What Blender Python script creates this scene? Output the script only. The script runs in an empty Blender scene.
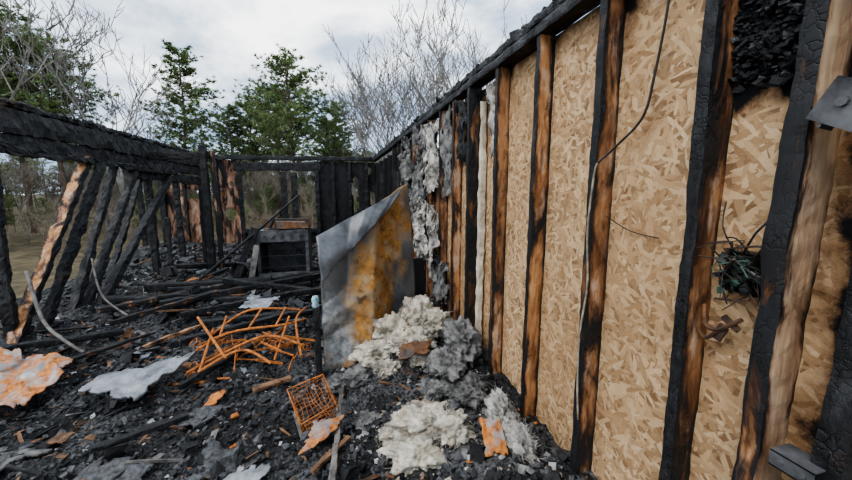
import bpy, math, random, bmesh
from mathutils import Vector, Matrix, noise, Euler
V=Vector
random.seed(7)
scene=bpy.context.scene
COL=scene.collection
try: scene.view_settings.look='AgX - Medium High Contrast'
except Exception: pass
# ------------------------------------------------------------------ helpers
def fbm(x,y,z=0.0,o=4):
    return noise.fractal(V((x,y,z)),1.0,2.0,o)
def sst(a,b,x):
    t=max(0.0,min(1.0,(x-a)/(b-a))); return t*t*(3-2*t)
def empty(name,loc=(0,0,0)):
    e=bpy.data.objects.new(name,None); e.empty_display_size=.1
    COL.objects.link(e); e.location=loc
    return e
def adopt(o,p):
    if p is not None:
        o.parent=p
        o.matrix_parent_inverse=Matrix.Translation(p.location).inverted()
class MB:
    def __init__(s): s.v=[];s.f=[];s.m=[];s.c={}
    def tube(s,pts,r,n=6,m=0,cap=True):
        pts=[V(p) for p in pts]
        rs=r if isinstance(r,(list,tuple)) else [r]*len(pts)
        b=len(s.v); up=V((0,0,1))
        for i,p in enumerate(pts):
            d=(pts[min(i+1,len(pts)-1)]-pts[max(i-1,0)])
            if d.length<1e-7: d=V((0,0,1))
            d.normalize()
            a=d.cross(up)
            if a.length<.05: a=d.cross(V((1,0,0)))
            a.normalize(); c=d.cross(a)
            for k in range(n):
                t=2*math.pi*k/n
                s.v.append(p+(a*math.cos(t)+c*math.sin(t))*rs[i])
        for i in range(len(pts)-1):
            for k in range(n):
                k2=(k+1)%n
                s.f.append((b+i*n+k,b+i*n+k2,b+(i+1)*n+k2,b+(i+1)*n+k)); s.m.append(m)
        if cap and n>2:
            s.f.append(tuple(b+k for k in reversed(range(n)))); s.m.append(m)
            e=b+(len(pts)-1)*n
            s.f.append(tuple(e+k for k in range(n))); s.m.append(m)
    def chunk(s,c,sz,rot,m=0,j=.3,rng=random):
        b=len(s.v); R=rot.to_matrix() if isinstance(rot,Euler) else rot
        for x in(-1,1):
            for y in(-1,1):
                for z in(-1,1):
                    p=V((x*sz[0]*(1+rng.uniform(-j,j)),y*sz[1]*(1+rng.uniform(-j,j)),z*sz[2]*(1+rng.uniform(-j,j))))*.5
                    s.v.append(R@p+V(c))
        for q in((0,1,3,2),(4,6,7,5),(0,4,5,1),(2,3,7,6),(0,2,6,4),(1,5,7,3)):
            s.f.append(tuple(b+i for i in q)); s.m.append(m)
    def box(s,lo,hi,m=0):
        c=[(lo[i]+hi[i])/2 for i in range(3)]; z=[hi[i]-lo[i] for i in range(3)]
        s.chunk(c,z,Euler((0,0,0)),m,0)
    def beam(s,p0,p1,w,d,a=(0,1,0),m=(0,0,0,0),amp=.004,fr=9,seg=.04,erode=0,seed=0,n=4,capm=None,fine=.22):
        p0=V(p0);p1=V(p1);L=p1-p0;ln=L.length;Ld=L.normalized()
        a=V(a);a=(a-Ld*a.dot(Ld)).normalized();bb=Ld.cross(a)
        ring=[]
        for k in range(n): ring.append((-w/2+w*k/n,-d/2,0,k==0))
        for k in range(n): ring.append((w/2,-d/2+d*k/n,1,k==0))
        for k in range(n): ring.append((w/2-w*k/n,d/2,2,k==0))
        for k in range(n): ring.append((-w/2,d/2-d*k/n,3,k==0))
        N=len(ring); ns=max(2,int(ln/seg)); b=len(s.v)
        for i in range(ns+1):
            t=i/ns; c=p0+L*t
            er=1-erode*(.5+.5*noise.noise(V((t*ln*3.1,seed*7.7,1.3)))+.35*noise.noise(V((t*ln*11,seed*7.7,5.3))))
            for (x,y,q,cn) in ring:
                p=c+a*x*er*(.94 if cn else 1)+bb*y*er*(.97 if cn else 1)
                nv=noise.noise_vector(p*fr+V((seed,seed*2.3,0)))+noise.noise_vector(p*fr*3.1)*.5+noise.noise_vector(p*fr*7.1)*fine
                if cn: s.c[len(s.v)]=1.0
                s.v.append(p+nv*amp)
        for i in range(ns):
            for k in range(N):
                k2=(k+1)%N
                s.f.append((b+i*N+k,b+i*N+k2,b+(i+1)*N+k2,b+(i+1)*N+k)); s.m.append(m[ring[k][2]])
        cm=m[0] if capm is None else capm
        s.f.append(tuple(b+k for k in reversed(range(N)))); s.m.append(cm)
        s.f.append(tuple(b+ns*N+k for k in range(N))); s.m.append(cm)
    def build(s,name,mats,parent=None,smooth=False):
        me=bpy.data.meshes.new(name); me.from_pydata(s.v,[],s.f)
        for m in mats: me.materials.append(m)
        me.polygons.foreach_set('material_index',s.m)
        if s.c:
            at=me.attributes.new('edge','FLOAT','POINT')
            at.data.foreach_set('value',[s.c.get(i,0.0) for i in range(len(s.v))])
        if smooth: me.polygons.foreach_set('use_smooth',[True]*len(me.polygons))
        me.update()
        o=bpy.data.objects.new(name,me); COL.objects.link(o); adopt(o,parent)
        return o
def beamobj(name,p0,p1,w,d,mats,parent=None,**k):
    b=MB(); b.beam(p0,p1,w,d,**k); return b.build(name,mats,parent)
def sheet(name,P,nu,nv,mat,th=.004,keep=None,parent=None,smooth=True):
    vs=[];idx={}
    for j in range(nv+1):
        for i in range(nu+1):
            idx[i,j]=len(vs); vs.append(P(i/nu,j/nv))
    fs=[];uvs=[]
    for j in range(nv):
        for i in range(nu):
            if keep and not keep((i+.5)/nu,(j+.5)/nv): continue
            fs.append((idx[i,j],idx[i+1,j],idx[i+1,j+1],idx[i,j+1]))
            uvs+=[(i/nu,j/nv),((i+1)/nu,j/nv),((i+1)/nu,(j+1)/nv),(i/nu,(j+1)/nv)]
    me=bpy.data.meshes.new(name); me.from_pydata(vs,[],fs)
    ul=me.uv_layers.new(name='UVMap')
    for k,u in enumerate(uvs): ul.data[k].uv=u
    me.materials.append(mat)
    if smooth: me.polygons.foreach_set('use_smooth',[True]*len(me.polygons))
    me.update()
    o=bpy.data.objects.new(name,me); COL.objects.link(o)
    if th:
        md=o.modifiers.new('sol','SOLIDIFY'); md.thickness=th; md.offset=0
    adopt(o,parent); return o
def bil(a,b,c,d,u,v):
    a,b,c,d=map(V,(a,b,c,d)); return (a*(1-u)+b*u)*(1-v)+(d*(1-u)+c*u)*v

# ------------------------------------------------------------------ materials
def newmat(name,spec=.5):
    m=bpy.data.materials.new(name); m.use_nodes=True; nt=m.node_tree
    b=nt.nodes['Principled BSDF']; b.inputs['Specular IOR Level'].default_value=spec; return m,nt,b
def lk(nt,a,b): nt.links.new(a,b)
def setin(nt,sock,v):
    if hasattr(v,'is_output'): nt.links.new(v,sock)
    else: sock.default_value=v
def pos(nt): return nt.nodes.new('ShaderNodeNewGeometry').outputs['Position']
def obj(nt): return nt.nodes.new('ShaderNodeTexCoord').outputs['Object']
def mp(nt,v,sc=(1,1,1),rot=(0,0,0),loc=(0,0,0)):
    n=nt.nodes.new('ShaderNodeMapping'); lk(nt,v,n.inputs['Vector'])
    n.inputs['Scale'].default_value=sc;n.inputs['Rotation'].default_value=rot;n.inputs['Location'].default_value=loc
    return n.outputs[0]
def nz(nt,v,s,d=4,r=.55,di=0):
    n=nt.nodes.new('ShaderNodeTexNoise'); lk(nt,v,n.inputs['Vector'])
    n.inputs['Scale'].default_value=s;n.inputs['Detail'].default_value=d;n.inputs['Roughness'].default_value=r;n.inputs['Distortion'].default_value=di
    return n.outputs[0]
def vor(nt,v,s,f='F1',rnd=1,dim='3D'):
    n=nt.nodes.new('ShaderNodeTexVoronoi'); n.voronoi_dimensions=dim; n.feature=f; lk(nt,v,n.inputs['Vector']); n.inputs['Scale'].default_value=s
    n.inputs['Randomness'].default_value=rnd
    return n
def rp(nt,f,st,mode='LINEAR'):
    n=nt.nodes.new('ShaderNodeValToRGB'); lk(nt,f,n.inputs[0]); cr=n.color_ramp; cr.interpolation=mode
    while len(cr.elements)<len(st): cr.elements.new(.5)
    for e,(p,c) in zip(cr.elements,st):
        e.position=p; e.color=(c,c,c,1) if not hasattr(c,'__len__') else (c[0],c[1],c[2],1)
    return n.outputs[0]
def mx(nt,f,a,b,t='MIX'):
    n=nt.nodes.new('ShaderNodeMixRGB'); n.blend_type=t
    for k,v in ((0,f),(1,a),(2,b)):
        if hasattr(v,'is_output'): lk(nt,v,n.inputs[k])
        elif k==0: n.inputs[0].default_value=v
        else: n.inputs[k].default_value=(v[0],v[1],v[2],1)
    return n.outputs[0]
def mt(nt,op,a,b=0.0):
    n=nt.nodes.new('ShaderNodeMath'); n.operation=op
    setin(nt,n.inputs[0],a); setin(nt,n.inputs[1],b); return n.outputs[0]
def attr(nt,name):
    n=nt.nodes.new('ShaderNodeAttribute'); n.attribute_name=name; return n.outputs['Fac']
def bump(nt,b,h,st=.5,dist=.02):
    n=nt.nodes.new('ShaderNodeBump'); lk(nt,h,n.inputs['Height']); n.inputs['Strength'].default_value=st;n.inputs['Distance'].default_value=dist
    lk(nt,n.outputs[0],b.inputs['Normal'])
def warp(nt,v,s,a):
    n=nt.nodes.new('ShaderNodeTexNoise'); lk(nt,v,n.inputs['Vector']); n.inputs['Scale'].default_value=s; n.inputs['Detail'].default_value=4
    d=nt.nodes.new('ShaderNodeVectorMath'); d.operation='MULTIPLY_ADD'; lk(nt,n.outputs['Color'],d.inputs[0]); d.inputs[1].default_value=(a,a,a); lk(nt,v,d.inputs[2])
    return d.outputs[0]
def cracks(nt,p,sc,st):
    q=mp(nt,warp(nt,p,22,.05),st)
    vo=vor(nt,q,sc,'DISTANCE_TO_EDGE').outputs['Distance']
    c1=rp(nt,vo,[(0,0),(.10,.75),(.45,1)])
    k=rp(nt,nz(nt,p,7,5,.65),[(.42,0),(.60,1)])
    return mx(nt,k,(.85,.85,.85),c1)
def m_char(name,sc=62,st=(1,1,.7),c1=(.003,.003,.0035),c2=(.026,.0265,.028),rough=(.4,.8),ashy=.35):
    m,nt,b=newmat(name,.4); p=pos(nt)
    cr=cracks(nt,p,sc,st)
    n=nz(nt,mp(nt,p,(1,1,.45)),30,8,.7); n2=nz(nt,p,3.1,5,.6)
    col=rp(nt,n,[(.38,c1),(.68,c2)])
    ash=rp(nt,mt(nt,'ADD',mt(nt,'MULTIPLY',n,.5),mt(nt,'MULTIPLY',n2,.5)),[(.54,0),(.65,ashy)])
    col=mx(nt,ash,col,(.09,.09,.09))
    brn=rp(nt,nz(nt,p,4.3,7,.7),[(.60,0),(.68,.55)])
    col=mx(nt,brn,col,(.07,.033,.015))
    col=mx(nt,mt(nt,'MULTIPLY',mt(nt,'SUBTRACT',1,cr),.6),col,(.001,.001,.001))
    lk(nt,col,b.inputs['Base Color'])
    lk(nt,rp(nt,nz(nt,p,9,4),[(.3,rough[0]),(.7,rough[1])]),b.inputs['Roughness'])
    bump(nt,b,mt(nt,'ADD',mt(nt,'MULTIPLY',cr,.45),mt(nt,'MULTIPLY',n,1.3)),.9,.007)
    return m
def m_wood(name,c1,c2,char=.5,seed=0.,soft=.05,st=(14,14,1.2),edge=.13):
    m,nt,b=newmat(name,.35); p=mp(nt,pos(nt),loc=(seed,seed*1.7,seed*.6))
    g=nz(nt,mp(nt,p,st),4,6,.62,.8)
    col=rp(nt,g,[(.3,c1),(.62,c2)])
    brn=rp(nt,nz(nt,mp(nt,p,(5,5,1.3)),1.9,6,.65),[(.46,0),(.62,.75)])
    col=mx(nt,brn,col,(c1[0]*.40,c1[1]*.32,c1[2]*.3))
    pale=rp(nt,nz(nt,mp(nt,p,(6,6,1.9)),2.3,6,.65),[(.52,0),(.61,.7)])
    col=mx(nt,pale,col,(.50,.38,.28))
    cn=nz(nt,mp(nt,p,(4.5,4.5,1.3)),2.1,8,.66,.5)
    cn=mt(nt,'ADD',cn,mt(nt,'MULTIPLY',attr(nt,'edge'),edge))
    cf0=rp(nt,cn,[(1-char-.10,0),(1-char,.85)])
    col=mx(nt,cf0,col,(c1[0]*.25,c1[1]*.18,c1[2]*.16))
    cf=rp(nt,cn,[(1-char-soft*.3,0),(1-char+soft,1)])
    vo=cracks(nt,p,60,(1,1,.6))
    ch=mx(nt,vo,(.002,.002,.002),(.018,.018,.019))
    col=mx(nt,cf,col,ch)
    lk(nt,col,b.inputs['Base Color']); b.inputs['Roughness'].default_value=.6
    bump(nt,b,mt(nt,'ADD',mt(nt,'MULTIPLY',g,.5),mt(nt,'MULTIPLY',vo,cf)),.5,.005)
    return m
def m_osb(name,dark=0.0,stain=.5):
    m,nt,b=newmat(name,.25); p=pos(nt)
    sx=nt.nodes.new('ShaderNodeSeparateXYZ'); lk(nt,p,sx.inputs[0])
    cx=nt.nodes.new('ShaderNodeCombineXYZ'); lk(nt,sx.outputs[1],cx.inputs[0]); lk(nt,sx.outputs[2],cx.inputs[1])
    dv=warp(nt,cx.outputs[0],60,.006)
    best=None;tn=None
    for k,(a,s) in enumerate(((.25,62),(1.2,74),(2.2,66),(1.75,86),(.7,78),(2.8,96))):
        rot=nt.nodes.new('ShaderNodeVectorRotate'); rot.rotation_type='Z_AXIS'; lk(nt,dv,rot.inputs['Vector']); rot.inputs['Angle'].default_value=a
        q=mp(nt,rot.outputs[0],(1,.24,1),(0,0,0),(k*3.3,k*1.9,0))
        vo=vor(nt,q,s,'F1',1,'2D')
        sp=nt.nodes.new('ShaderNodeSeparateColor'); lk(nt,vo.outputs['Color'],sp.inputs[0])
        r=sp.outputs[0]; tone=sp.outputs[1]
        if best is None: best=r; tn=tone
        else:
            gt=mt(nt,'GREATER_THAN',r,best); tn=mx(nt,gt,tn,tone); best=mt(nt,'MAXIMUM',best,r)
    gr=nz(nt,mp(nt,cx.outputs[0],(1,2.2,1)),110,6,.7)
    v=mt(nt,'ADD',mt(nt,'MULTIPLY',tn,.52),mt(nt,'MULTIPLY',gr,.50))
    col=rp(nt,v,[(.14,(.22,.12,.06)),(.32,(.37,.23,.12)),(.55,(.49,.325,.18)),(.72,(.58,.41,.245)),(.95,(.70,.54,.37))])
    dk=rp(nt,best,[(.64,1),(.80,0)])
    col=mx(nt,mt(nt,'MULTIPLY',dk,.75),col,(.16,.085,.04))
    stn=rp(nt,nz(nt,mp(nt,p,(1,1,.6)),2.4,7,.65),[(.46,0),(.68,stain)])
    col=mx(nt,stn,col,(.27,.15,.065))
    sp2=rp(nt,nz(nt,mp(nt,p,(1,1,.35)),7,8,.75),[(.58,0),(.69,.6)])
    col=mx(nt,sp2,col,(.12,.07,.04))
    if dark>0: col=mx(nt,dark,col,(.20,.07,.02))
    cf=mt(nt,'ADD',attr(nt,'char'),mt(nt,'MULTIPLY',mt(nt,'SUBTRACT',nz(nt,p,10,8,.7),.5),1.4))
    br=rp(nt,cf,[(.08,0),(.48,.88)])
    col=mx(nt,br,col,(.12,.052,.02))
    bl=rp(nt,cf,[(.38,0),(.54,1)])
    col=mx(nt,bl,col,(.007,.007,.008))
    lk(nt,col,b.inputs['Base Color']); b.inputs['Roughness'].default_value=.75
    bump(nt,b,v,.5,.003)
    return m
def m_rust(name,base=(.16,.17,.18),r1=(.36,.12,.02),r2=(.62,.27,.05),amt=.5,metal=.3,sc=3,uvrust=False,rough=.5):
    m,nt,b=newmat(name); p=pos(nt)
    n=nz(nt,p,sc,8,.62,.4)
    f=n
    col0=rp(nt,nz(nt,p,6,5),[(.3,tuple(x*.6 for x in base)),(.7,tuple(x*1.3 for x in base))])
    rc=rp(nt,nz(nt,p,sc*4,7,.65),[(.32,(r1[0]*.35,r1[1]*.35,r1[2]*.4)),(.46,r1),(.66,r2)])
    if uvrust:
        uv=nt.nodes.new('ShaderNodeUVMap').outputs[0]
        s=nt.nodes.new('ShaderNodeSeparateXYZ'); lk(nt,uv,s.inputs[0])
        u=s.outputs[0]; v=s.outputs[1]
        d=mt(nt,'ABSOLUTE',mt(nt,'SUBTRACT',u,mt(nt,'ADD',.48,mt(nt,'MULTIPLY',v,.26))))
        band=mt(nt,'SUBTRACT',.22,d)
        n=nz(nt,mp(nt,p,(1,1,.6)),5,8,.62,.3)
        f=mt(nt,'ADD',mt(nt,'MULTIPLY',band,.75),n)
        f=mt(nt,'ADD',f,mt(nt,'MULTIPLY',mt(nt,'MAXIMUM',mt(nt,'SUBTRACT',.12,v),0),1.2))
        pl=mt(nt,'ADD',mt(nt,'SUBTRACT',.58,mt(nt,'ADD',mt(nt,'MULTIPLY',u,.75),mt(nt,'MULTIPLY',v,1.0))),mt(nt,'MULTIPLY',nz(nt,p,6,7),.7))
        pale=rp(nt,pl,[(.30,0),(.48,1)])
        wh=rp(nt,nz(nt,p,14,7,.7),[(.38,(.15,.155,.155)),(.62,(.50,.51,.50))])
        col0=mx(nt,pale,col0,wh)
        tan=rp(nt,nz(nt,p,9,6,.6),[(.46,0),(.60,.7)])
        rc=mx(nt,tan,rc,(.40,.31,.20))
        sc_=rp(nt,nz(nt,p,11,8,.75),[(.56,0),(.66,.8)])
        rc=mx(nt,sc_,rc,(.05,.04,.035))
    fac=rp(nt,f,[(1-amt-.08,0),(1-amt+.08,.95)])
    col=mx(nt,fac,col0,rc)
    lk(nt,col,b.inputs['Base Color'])
    b.inputs['Metallic'].default_value=metal
    lk(nt,mx(nt,fac,(rough*.8,)*3,(.85,)*3),b.inputs['Roughness'])
    bump(nt,b,nz(nt,p,30,5),.3,.004)
    return m
def m_plain(name,c1,c2,sc=12,rough=.8,bs=.4,bd=.01,metal=0,useobj=False,spec=.4,dirt=None):
    m,nt,b=newmat(name,spec); p=obj(nt) if useobj else pos(nt)
    n=nz(nt,p,sc,7,.65)
    col=rp(nt,n,[(.34,c1),(.64,c2)])
    if dirt:
        dd=rp(nt,nz(nt,p,7,8,.72),[(.50,0),(.62,.85)]); col=mx(nt,dd,col,dirt)
    lk(nt,col,b.inputs['Base Color'])
    b.inputs['Roughness'].default_value=rough; b.inputs['Metallic'].default_value=metal
    bump(nt,b,nz(nt,p,sc*3,6,.7),bs,bd)
    return m
CHAR=m_char('charred_wood'); CHARF=m_char('charred_wood_coarse',34,(1,.5,1),ashy=.12)
CHARH=m_char('charred_wood_horizontal',40,(1,.5,1),ashy=.15)
W_OR=m_wood('scorched_orange_wood',(.33,.145,.055),(.52,.285,.13),.43,0)
W_BR=m_wood('scorched_brown_wood',(.25,.115,.05),(.42,.225,.11),.45,3.3)
W_TN=m_wood('scorched_tan_wood',(.40,.24,.14),(.60,.43,.28),.42,8.1)
W_DK=m_wood('mostly_charred_wood',(.22,.10,.042),(.38,.20,.09),.56,5.2)
OSB=m_osb('osb_board'); OSBD=m_osb('osb_board_scorched',.62,.6)
METP=m_rust('burnt_painted_sheet_metal',(.12,.125,.13),(.33,.16,.04),(.54,.28,.08),.50,.3,3.2,True,.42)
RUST=m_rust('orange_rust',(.2,.1,.05),(.38,.125,.03),(.60,.24,.06),.82,.1,7)
RUSTD=m_rust('dark_rust',(.05,.045,.04),(.14,.06,.025),(.26,.12,.05),.5,.3,5)
RUSTM=m_rust('rust_and_grey_metal',(.26,.26,.26),(.38,.13,.025),(.60,.25,.06),.53,.15,10)
GALV=m_plain('ash_coated_sheet_metal',(.09,.095,.10),(.33,.345,.36),9,.5,.4,.006,.25)
STEELD=m_plain('sooty_steel',(.05,.048,.045),(.22,.20,.18),14,.6,.4,.004,.3)
OVENM=m_plain('sooty_enamel',(.025,.025,.026),(.15,.15,.155),10,.5,.3,.004,.3)
DARKMET=m_plain('burnt_dark_metal',(.010,.010,.011),(.05,.05,.052),12,.45,.3,.004,.5)
INS=m_plain('insulation_cream',(.34,.28,.20),(.74,.69,.58),15,.95,1,.02,dirt=(.15,.135,.115))
INSG=m_plain('insulation_sooty',(.03,.03,.03),(.27,.26,.245),11,.95,1,.02)
INSW=m_plain('insulation_white',(.09,.08,.065),(.60,.57,.52),9,.95,.8,.02,dirt=(.06,.055,.05))
FOAM=m_plain('foam_strip',(.30,.24,.17),(.66,.60,.48),9,.9,.4,.006)
ASH=m_plain('pale_ash_flake',(.20,.20,.20),(.5,.49,.47),15,.9)
WIREB=m_plain('black_cable',(.01,.01,.01),(.03,.03,.03),20,.5)
WIREW=m_plain('singed_white_cable',(.10,.08,.06),(.42,.36,.28),20,.6)
CHK=m_plain('charcoal',(.003,.003,.0035),(.03,.0305,.032),40,.5,.8,.008)
CHK2=m_plain('charcoal_dusty',(.018,.018,.019),(.12,.121,.125),40,.75,.8,.008)
BRN=m_plain('burnt_brown_scrap',(.06,.03,.016),(.24,.135,.075),15,.8)
def m_ground():
    m,nt,b=newmat('charcoal_ground',.4); p=pos(nt)
    n=nz(nt,p,30,9,.75); n2=nz(nt,p,2.3,4); n3=nz(nt,p,60,4,.7)
    col=rp(nt,n,[(.38,(.004,.004,.004)),(.55,(.02,.02,.021)),(.70,(.10,.10,.104))])
    a=rp(nt,mt(nt,'ADD',mt(nt,'MULTIPLY',n2,.6),mt(nt,'MULTIPLY',n3,.4)),[(.49,0),(.59,.85)])
    col=mx(nt,a,col,(.17,.17,.17))
    br=rp(nt,nz(nt,p,6,8,.75),[(.59,0),(.66,.7)])
    col=mx(nt,br,col,(.13,.07,.035))
    lk(nt,col,b.inputs['Base Color'])
    lk(nt,rp(nt,n,[(.3,.45),(.6,.9)]),b.inputs['Roughness'])
    vo=vor(nt,p,55).outputs['Distance']
    bump(nt,b,mt(nt,'ADD',n,mt(nt,'MULTIPLY',vo,.6)),1,.03)
    return m
GRD=m_ground()

# ------------------------------------------------------------------ camera
cam=bpy.data.cameras.new('camera'); co=bpy.data.objects.new('camera',cam); COL.objects.link(co)
cam.sensor_width=36; cam.lens=346/852*36; cam.clip_start=.02; cam.clip_end=500
co.location=(0,0,1.45)
yaw=math.radians(14.7); pt=math.radians(8.2)
d=V((math.sin(yaw)*math.cos(pt),math.cos(yaw)*math.cos(pt),-math.sin(pt)))
co.rotation_euler=d.to_track_quat('-Z','Y').to_euler()
scene.camera=co

# ------------------------------------------------------------------ sky + sun
w=bpy.data.worlds.new('World'); scene.world=w; w.use_nodes=True; nt=w.node_tree
bg=nt.nodes['Background']; tc=nt.nodes.new('ShaderNodeTexCoord').outputs['Generated']
n1=nz(nt,mp(nt,tc,(1,1,2.6),(0,0,.5),(3.1,.4,0)),2.1,8,.58,.5)
n2=nz(nt,mp(nt,tc,(1,1,2.2),loc=(5,2,0)),5,6,.6,.4)
f=mt(nt,'ADD',mt(nt,'MULTIPLY',n1,.72),mt(nt,'MULTIPLY',n2,.28))
c=rp(nt,f,[(.40,(.20,.27,.37)),(.47,(.33,.40,.49)),(.53,(.58,.63,.69)),(.62,(1,1,1))])
lk(nt,c,bg.inputs['Color']); bg.inputs['Strength'].default_value=3.1
sl=bpy.data.lights.new('sun','SUN'); sl.energy=2.0; sl.angle=math.radians(25); sl.color=(1,.97,.93)
so=bpy.data.objects.new('sun',sl); COL.objects.link(so)
so.rotation_euler=V((.55,.35,-.75)).to_track_quat('-Z','Y').to_euler(); so.location=(-5,-3,10)

# ------------------------------------------------------------------ ground / terrain
def gz(x,y):
    h=.05+.10*fbm(x*1.1,y*1.1,0,3)+.045*fbm(x*3.7,y*3.7,4,3)+.02*fbm(x*12,y*12,2,3)
    h+=.24*sst(.0,.85,x)*(1-sst(3.2,5,y))
    h+=.10*math.exp(-((x-.35)**2+(y-2.3)**2)/.25)
    h+=.16*math.exp(-((x+.9)**2+(y-4.6)**2)/1.0)
    h+=.10*math.exp(-((x+1.9)**2+(y-4.4)**2)/.7)
    h+=.16*sst(6.3,8.2,y)
    h+=.10*sst(-2.0,-2.7,x)
    return h
def ground_mesh():
    x0,x1,y0,y1=-3.9,1.0,-.8,8.9; nx=190; ny=380
    vs=[];fs=[]
    for j in range(ny+1):
        for i in range(nx+1):
            x=x0+(x1-x0)*i/nx;y=y0+(y1-y0)*j/ny
            z=gz(x,y)+.016*noise.noise(V((x*31,y*31,5)))
            vs.append((x,y,z))
    for j in range(ny):
        for i in range(nx):
            a=j*(nx+1)+i; fs.append((a,a+1,a+nx+2,a+nx+1))
    me=bpy.data.meshes.new('charred_debris_ground'); me.from_pydata(vs,[],fs); me.materials.append(GRD)
    o=bpy.data.objects.new('charred_debris_ground',me); COL.objects.link(o)
ground_mesh()
b=MB(); b.box((-4.0,-1,-.75),(1.2,9.0,-.25)); b.build('floor',[CHARH])
LEAF=m_plain('forest_floor_leaves',(.045,.038,.022),(.14,.11,.065),2.2,.95,.6,.05,spec=.2)
def terr():
    vs=[];fs=[];n=90;S=170
    for j in range(n+1):
        for i in range(n+1):
            x=-S/2+S*i/n;y=-30+S*j/n
            r=math.hypot(x,y-4)
            vs.append((x,y,-.7+.5*fbm(x*.06,y*.06)*sst(8,20,r)+ .9*sst(25,70,r)))
    for j in range(n):
        for i in range(n):
            a=j*(n+1)+i; fs.append((a,a+1,a+n+2,a+n+1))
    me=bpy.data.meshes.new('forest_floor'); me.from_pydata(vs,[],fs); me.materials.append(LEAF)
    o=bpy.data.objects.new('forest_floor',me); COL.objects.link(o)
terr()

# ------------------------------------------------------------------ RIGHT WALL
WR=empty('wall_right',(1.0,4,0))
def setchar(o,fn):
    me=o.data; a=me.attributes.new('char','FLOAT','POINT')
    a.data.foreach_set('value',[fn(v.co) for v in me.vertices])
def osb_panel(name,y0,y1,z0,z1,mat,charfn,keep,res=.025):
    nu=max(2,int((y1-y0)/res));nv=int((z1-z0)/res)
    o=sheet(name,lambda u,v:V((1.0+.004*fbm(u*3,v*5,y0),y0+(y1-y0)*u,z0+(z1-z0)*v)),nu,nv,mat,.012,
            (lambda u,v:keep(y0+(y1-y0)*u,z0+(z1-z0)*v)) if keep else None,WR)
    setchar(o,charfn); return o
def g2(y,z,cy,cz,ry,rz): return math.exp(-(((y-cy)/ry)**2+((z-cz)/rz)**2))
STY=(.385,.505,.715,1.09,1.49,1.905,2.31,2.66,3.02)
def cf_near(p):
    y,z=p.y,p.z
    c=-.32
    c+=1.3*sst(1.60,1.74,z+.05*noise.noise(V((y*20,0,0))))*(1-sst(.69,.75,y))
    c+=.9*g2(y,z,.38,1.2,.08,1.0)
    c+=.55*sst(1.98,2.15,z+.06*noise.noise(V((y*8,0,3))))
    c+=.34*g2(y,z,1.0,2.1,.1,.25)+.30*g2(y,z,.62,1.2,.05,.12)+.3*g2(y,z,.9,1.95,.04,.2)
    for s in STY:
        k=.46+.34*noise.noise(V((s*9,z*2.2,0)))+.16*noise.noise(V((s*9,z*9,0)))
        c+=k*math.exp(-((y-s-.03)/.030)**2)+.38*math.exp(-((y-s+.03)/.03)**2)
    return c
def hole_near(y,z):
    e=((y-.655)/.016)**2+((z-1.80)/.03)**2+.5*noise.noise(V((y*60,z*60,0)))
    return e>1
osb_panel('osb_sheathing_1',.30,1.91,.0,2.14,OSB,cf_near,hole_near,.0125)
def cf_mid(p):
    y,z=p.y,p.z
    return -.1+.45*sst(2.3,3.6,y)+.35*fbm(y*2,z*2,1)+.25*sst(1.2,2.1,z)+.5*sst(4.2,5.2,y)
osb_panel('osb_sheathing_2',1.91,3.3,.0,2.12,OSB,lambda p:cf_mid(p)+.35*sst(1.5,2.1,p.z),None)
osb_panel('osb_sheathing_3',3.3,5.4,.0,2.12,OSBD,cf_mid,lambda y,z:not(noise.noise(V((y*2.3,z*1.6,3)))>.28 and z>.9))
osb_panel('osb_sheathing_4',5.4,8.6,.0,2.05,OSBD,lambda p:1.0,lambda y,z:not(noise.noise(V((y*1.6,z*1.6,9)))>.3 and z>1.3))
studs=[(.385,CHAR,CHAR,.05,.10),(.505,W_DK,W_TN,.045,.105),(.715,CHAR,W_BR,.038,.09),(1.09,W_DK,W_BR,.038,.09),(1.49,CHAR,W_OR,.038,.09),
 (1.905,W_DK,W_BR,.04,.09),(2.31,CHAR,W_DK,.042,.10),(2.66,W_BR,W_OR,.038,.09),(3.02,CHAR,W_BR,.038,.09),(3.42,W_DK,W_OR,.038,.09),(3.8,CHAR,W_DK,.038,.09),
 (4.2,CHAR,W_BR,.038,.09),(4.65,CHAR,CHAR,.038,.09),(5.1,CHAR,W_DK,.038,.09),(5.6,CHAR,CHAR,.038,.09),(6.1,CHAR,CHAR,.038,.09),(6.7,CHAR,CHAR,.038,.09),(7.3,CHAR,CHAR,.038,.09),(7.9,CHAR,CHAR,.038,.09)]
for i,(y,me_,mn,wd,dp) in enumerate(studs):
    hgt=2.14 if i<15 else 2.05
    lean=.012*math.sin(i*2.1)
    beamobj('stud_%d'%(i+1),(1.0-dp/2,y+lean,.02),(1.0-dp/2,y,hgt),wd,dp,[CHAR,me_,mn],WR,a=(0,1,0),m=(0,0,1,2),amp=.0045,seed=i,seg=.02,
            erode=.15 if mn is not CHAR else .3,capm=0)
beamobj('plate_top_1',(.95,.2,2.165),(.95,8.6,2.15),.10,.05,[CHARH,W_DK],WR,a=(1,0,0),m=(0,0,0,0),amp=.006,erode=.1)
beamobj('plate_top_2',(.955,.2,2.215),(.955,8.6,2.19),.11,.05,[CHARH,W_DK],WR,a=(1,0,0),m=(0,0,0,0),amp=.012,erode=.25,seed=3,seg=.025)
b=MB()
for k in range(150):
    y=random.uniform(.8,8.5); s_=random.uniform(.5,1)
    b.chunk((.95+random.uniform(-.045,.045),y,2.235-.003*y),(s_*.04,s_*random.uniform(.04,.09),s_*.025),Euler((random.uniform(-.5,.5),random.uniform(-.5,.5),random.uniform(-.5,.5))),0,.4)
b.build('plate_char_crust',[CHAR],WR)
beamobj('plate_bottom',(.95,.3,.02),(.95,8.6,.02),.09,.04,[CHARH],WR,a=(1,0,0))
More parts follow.
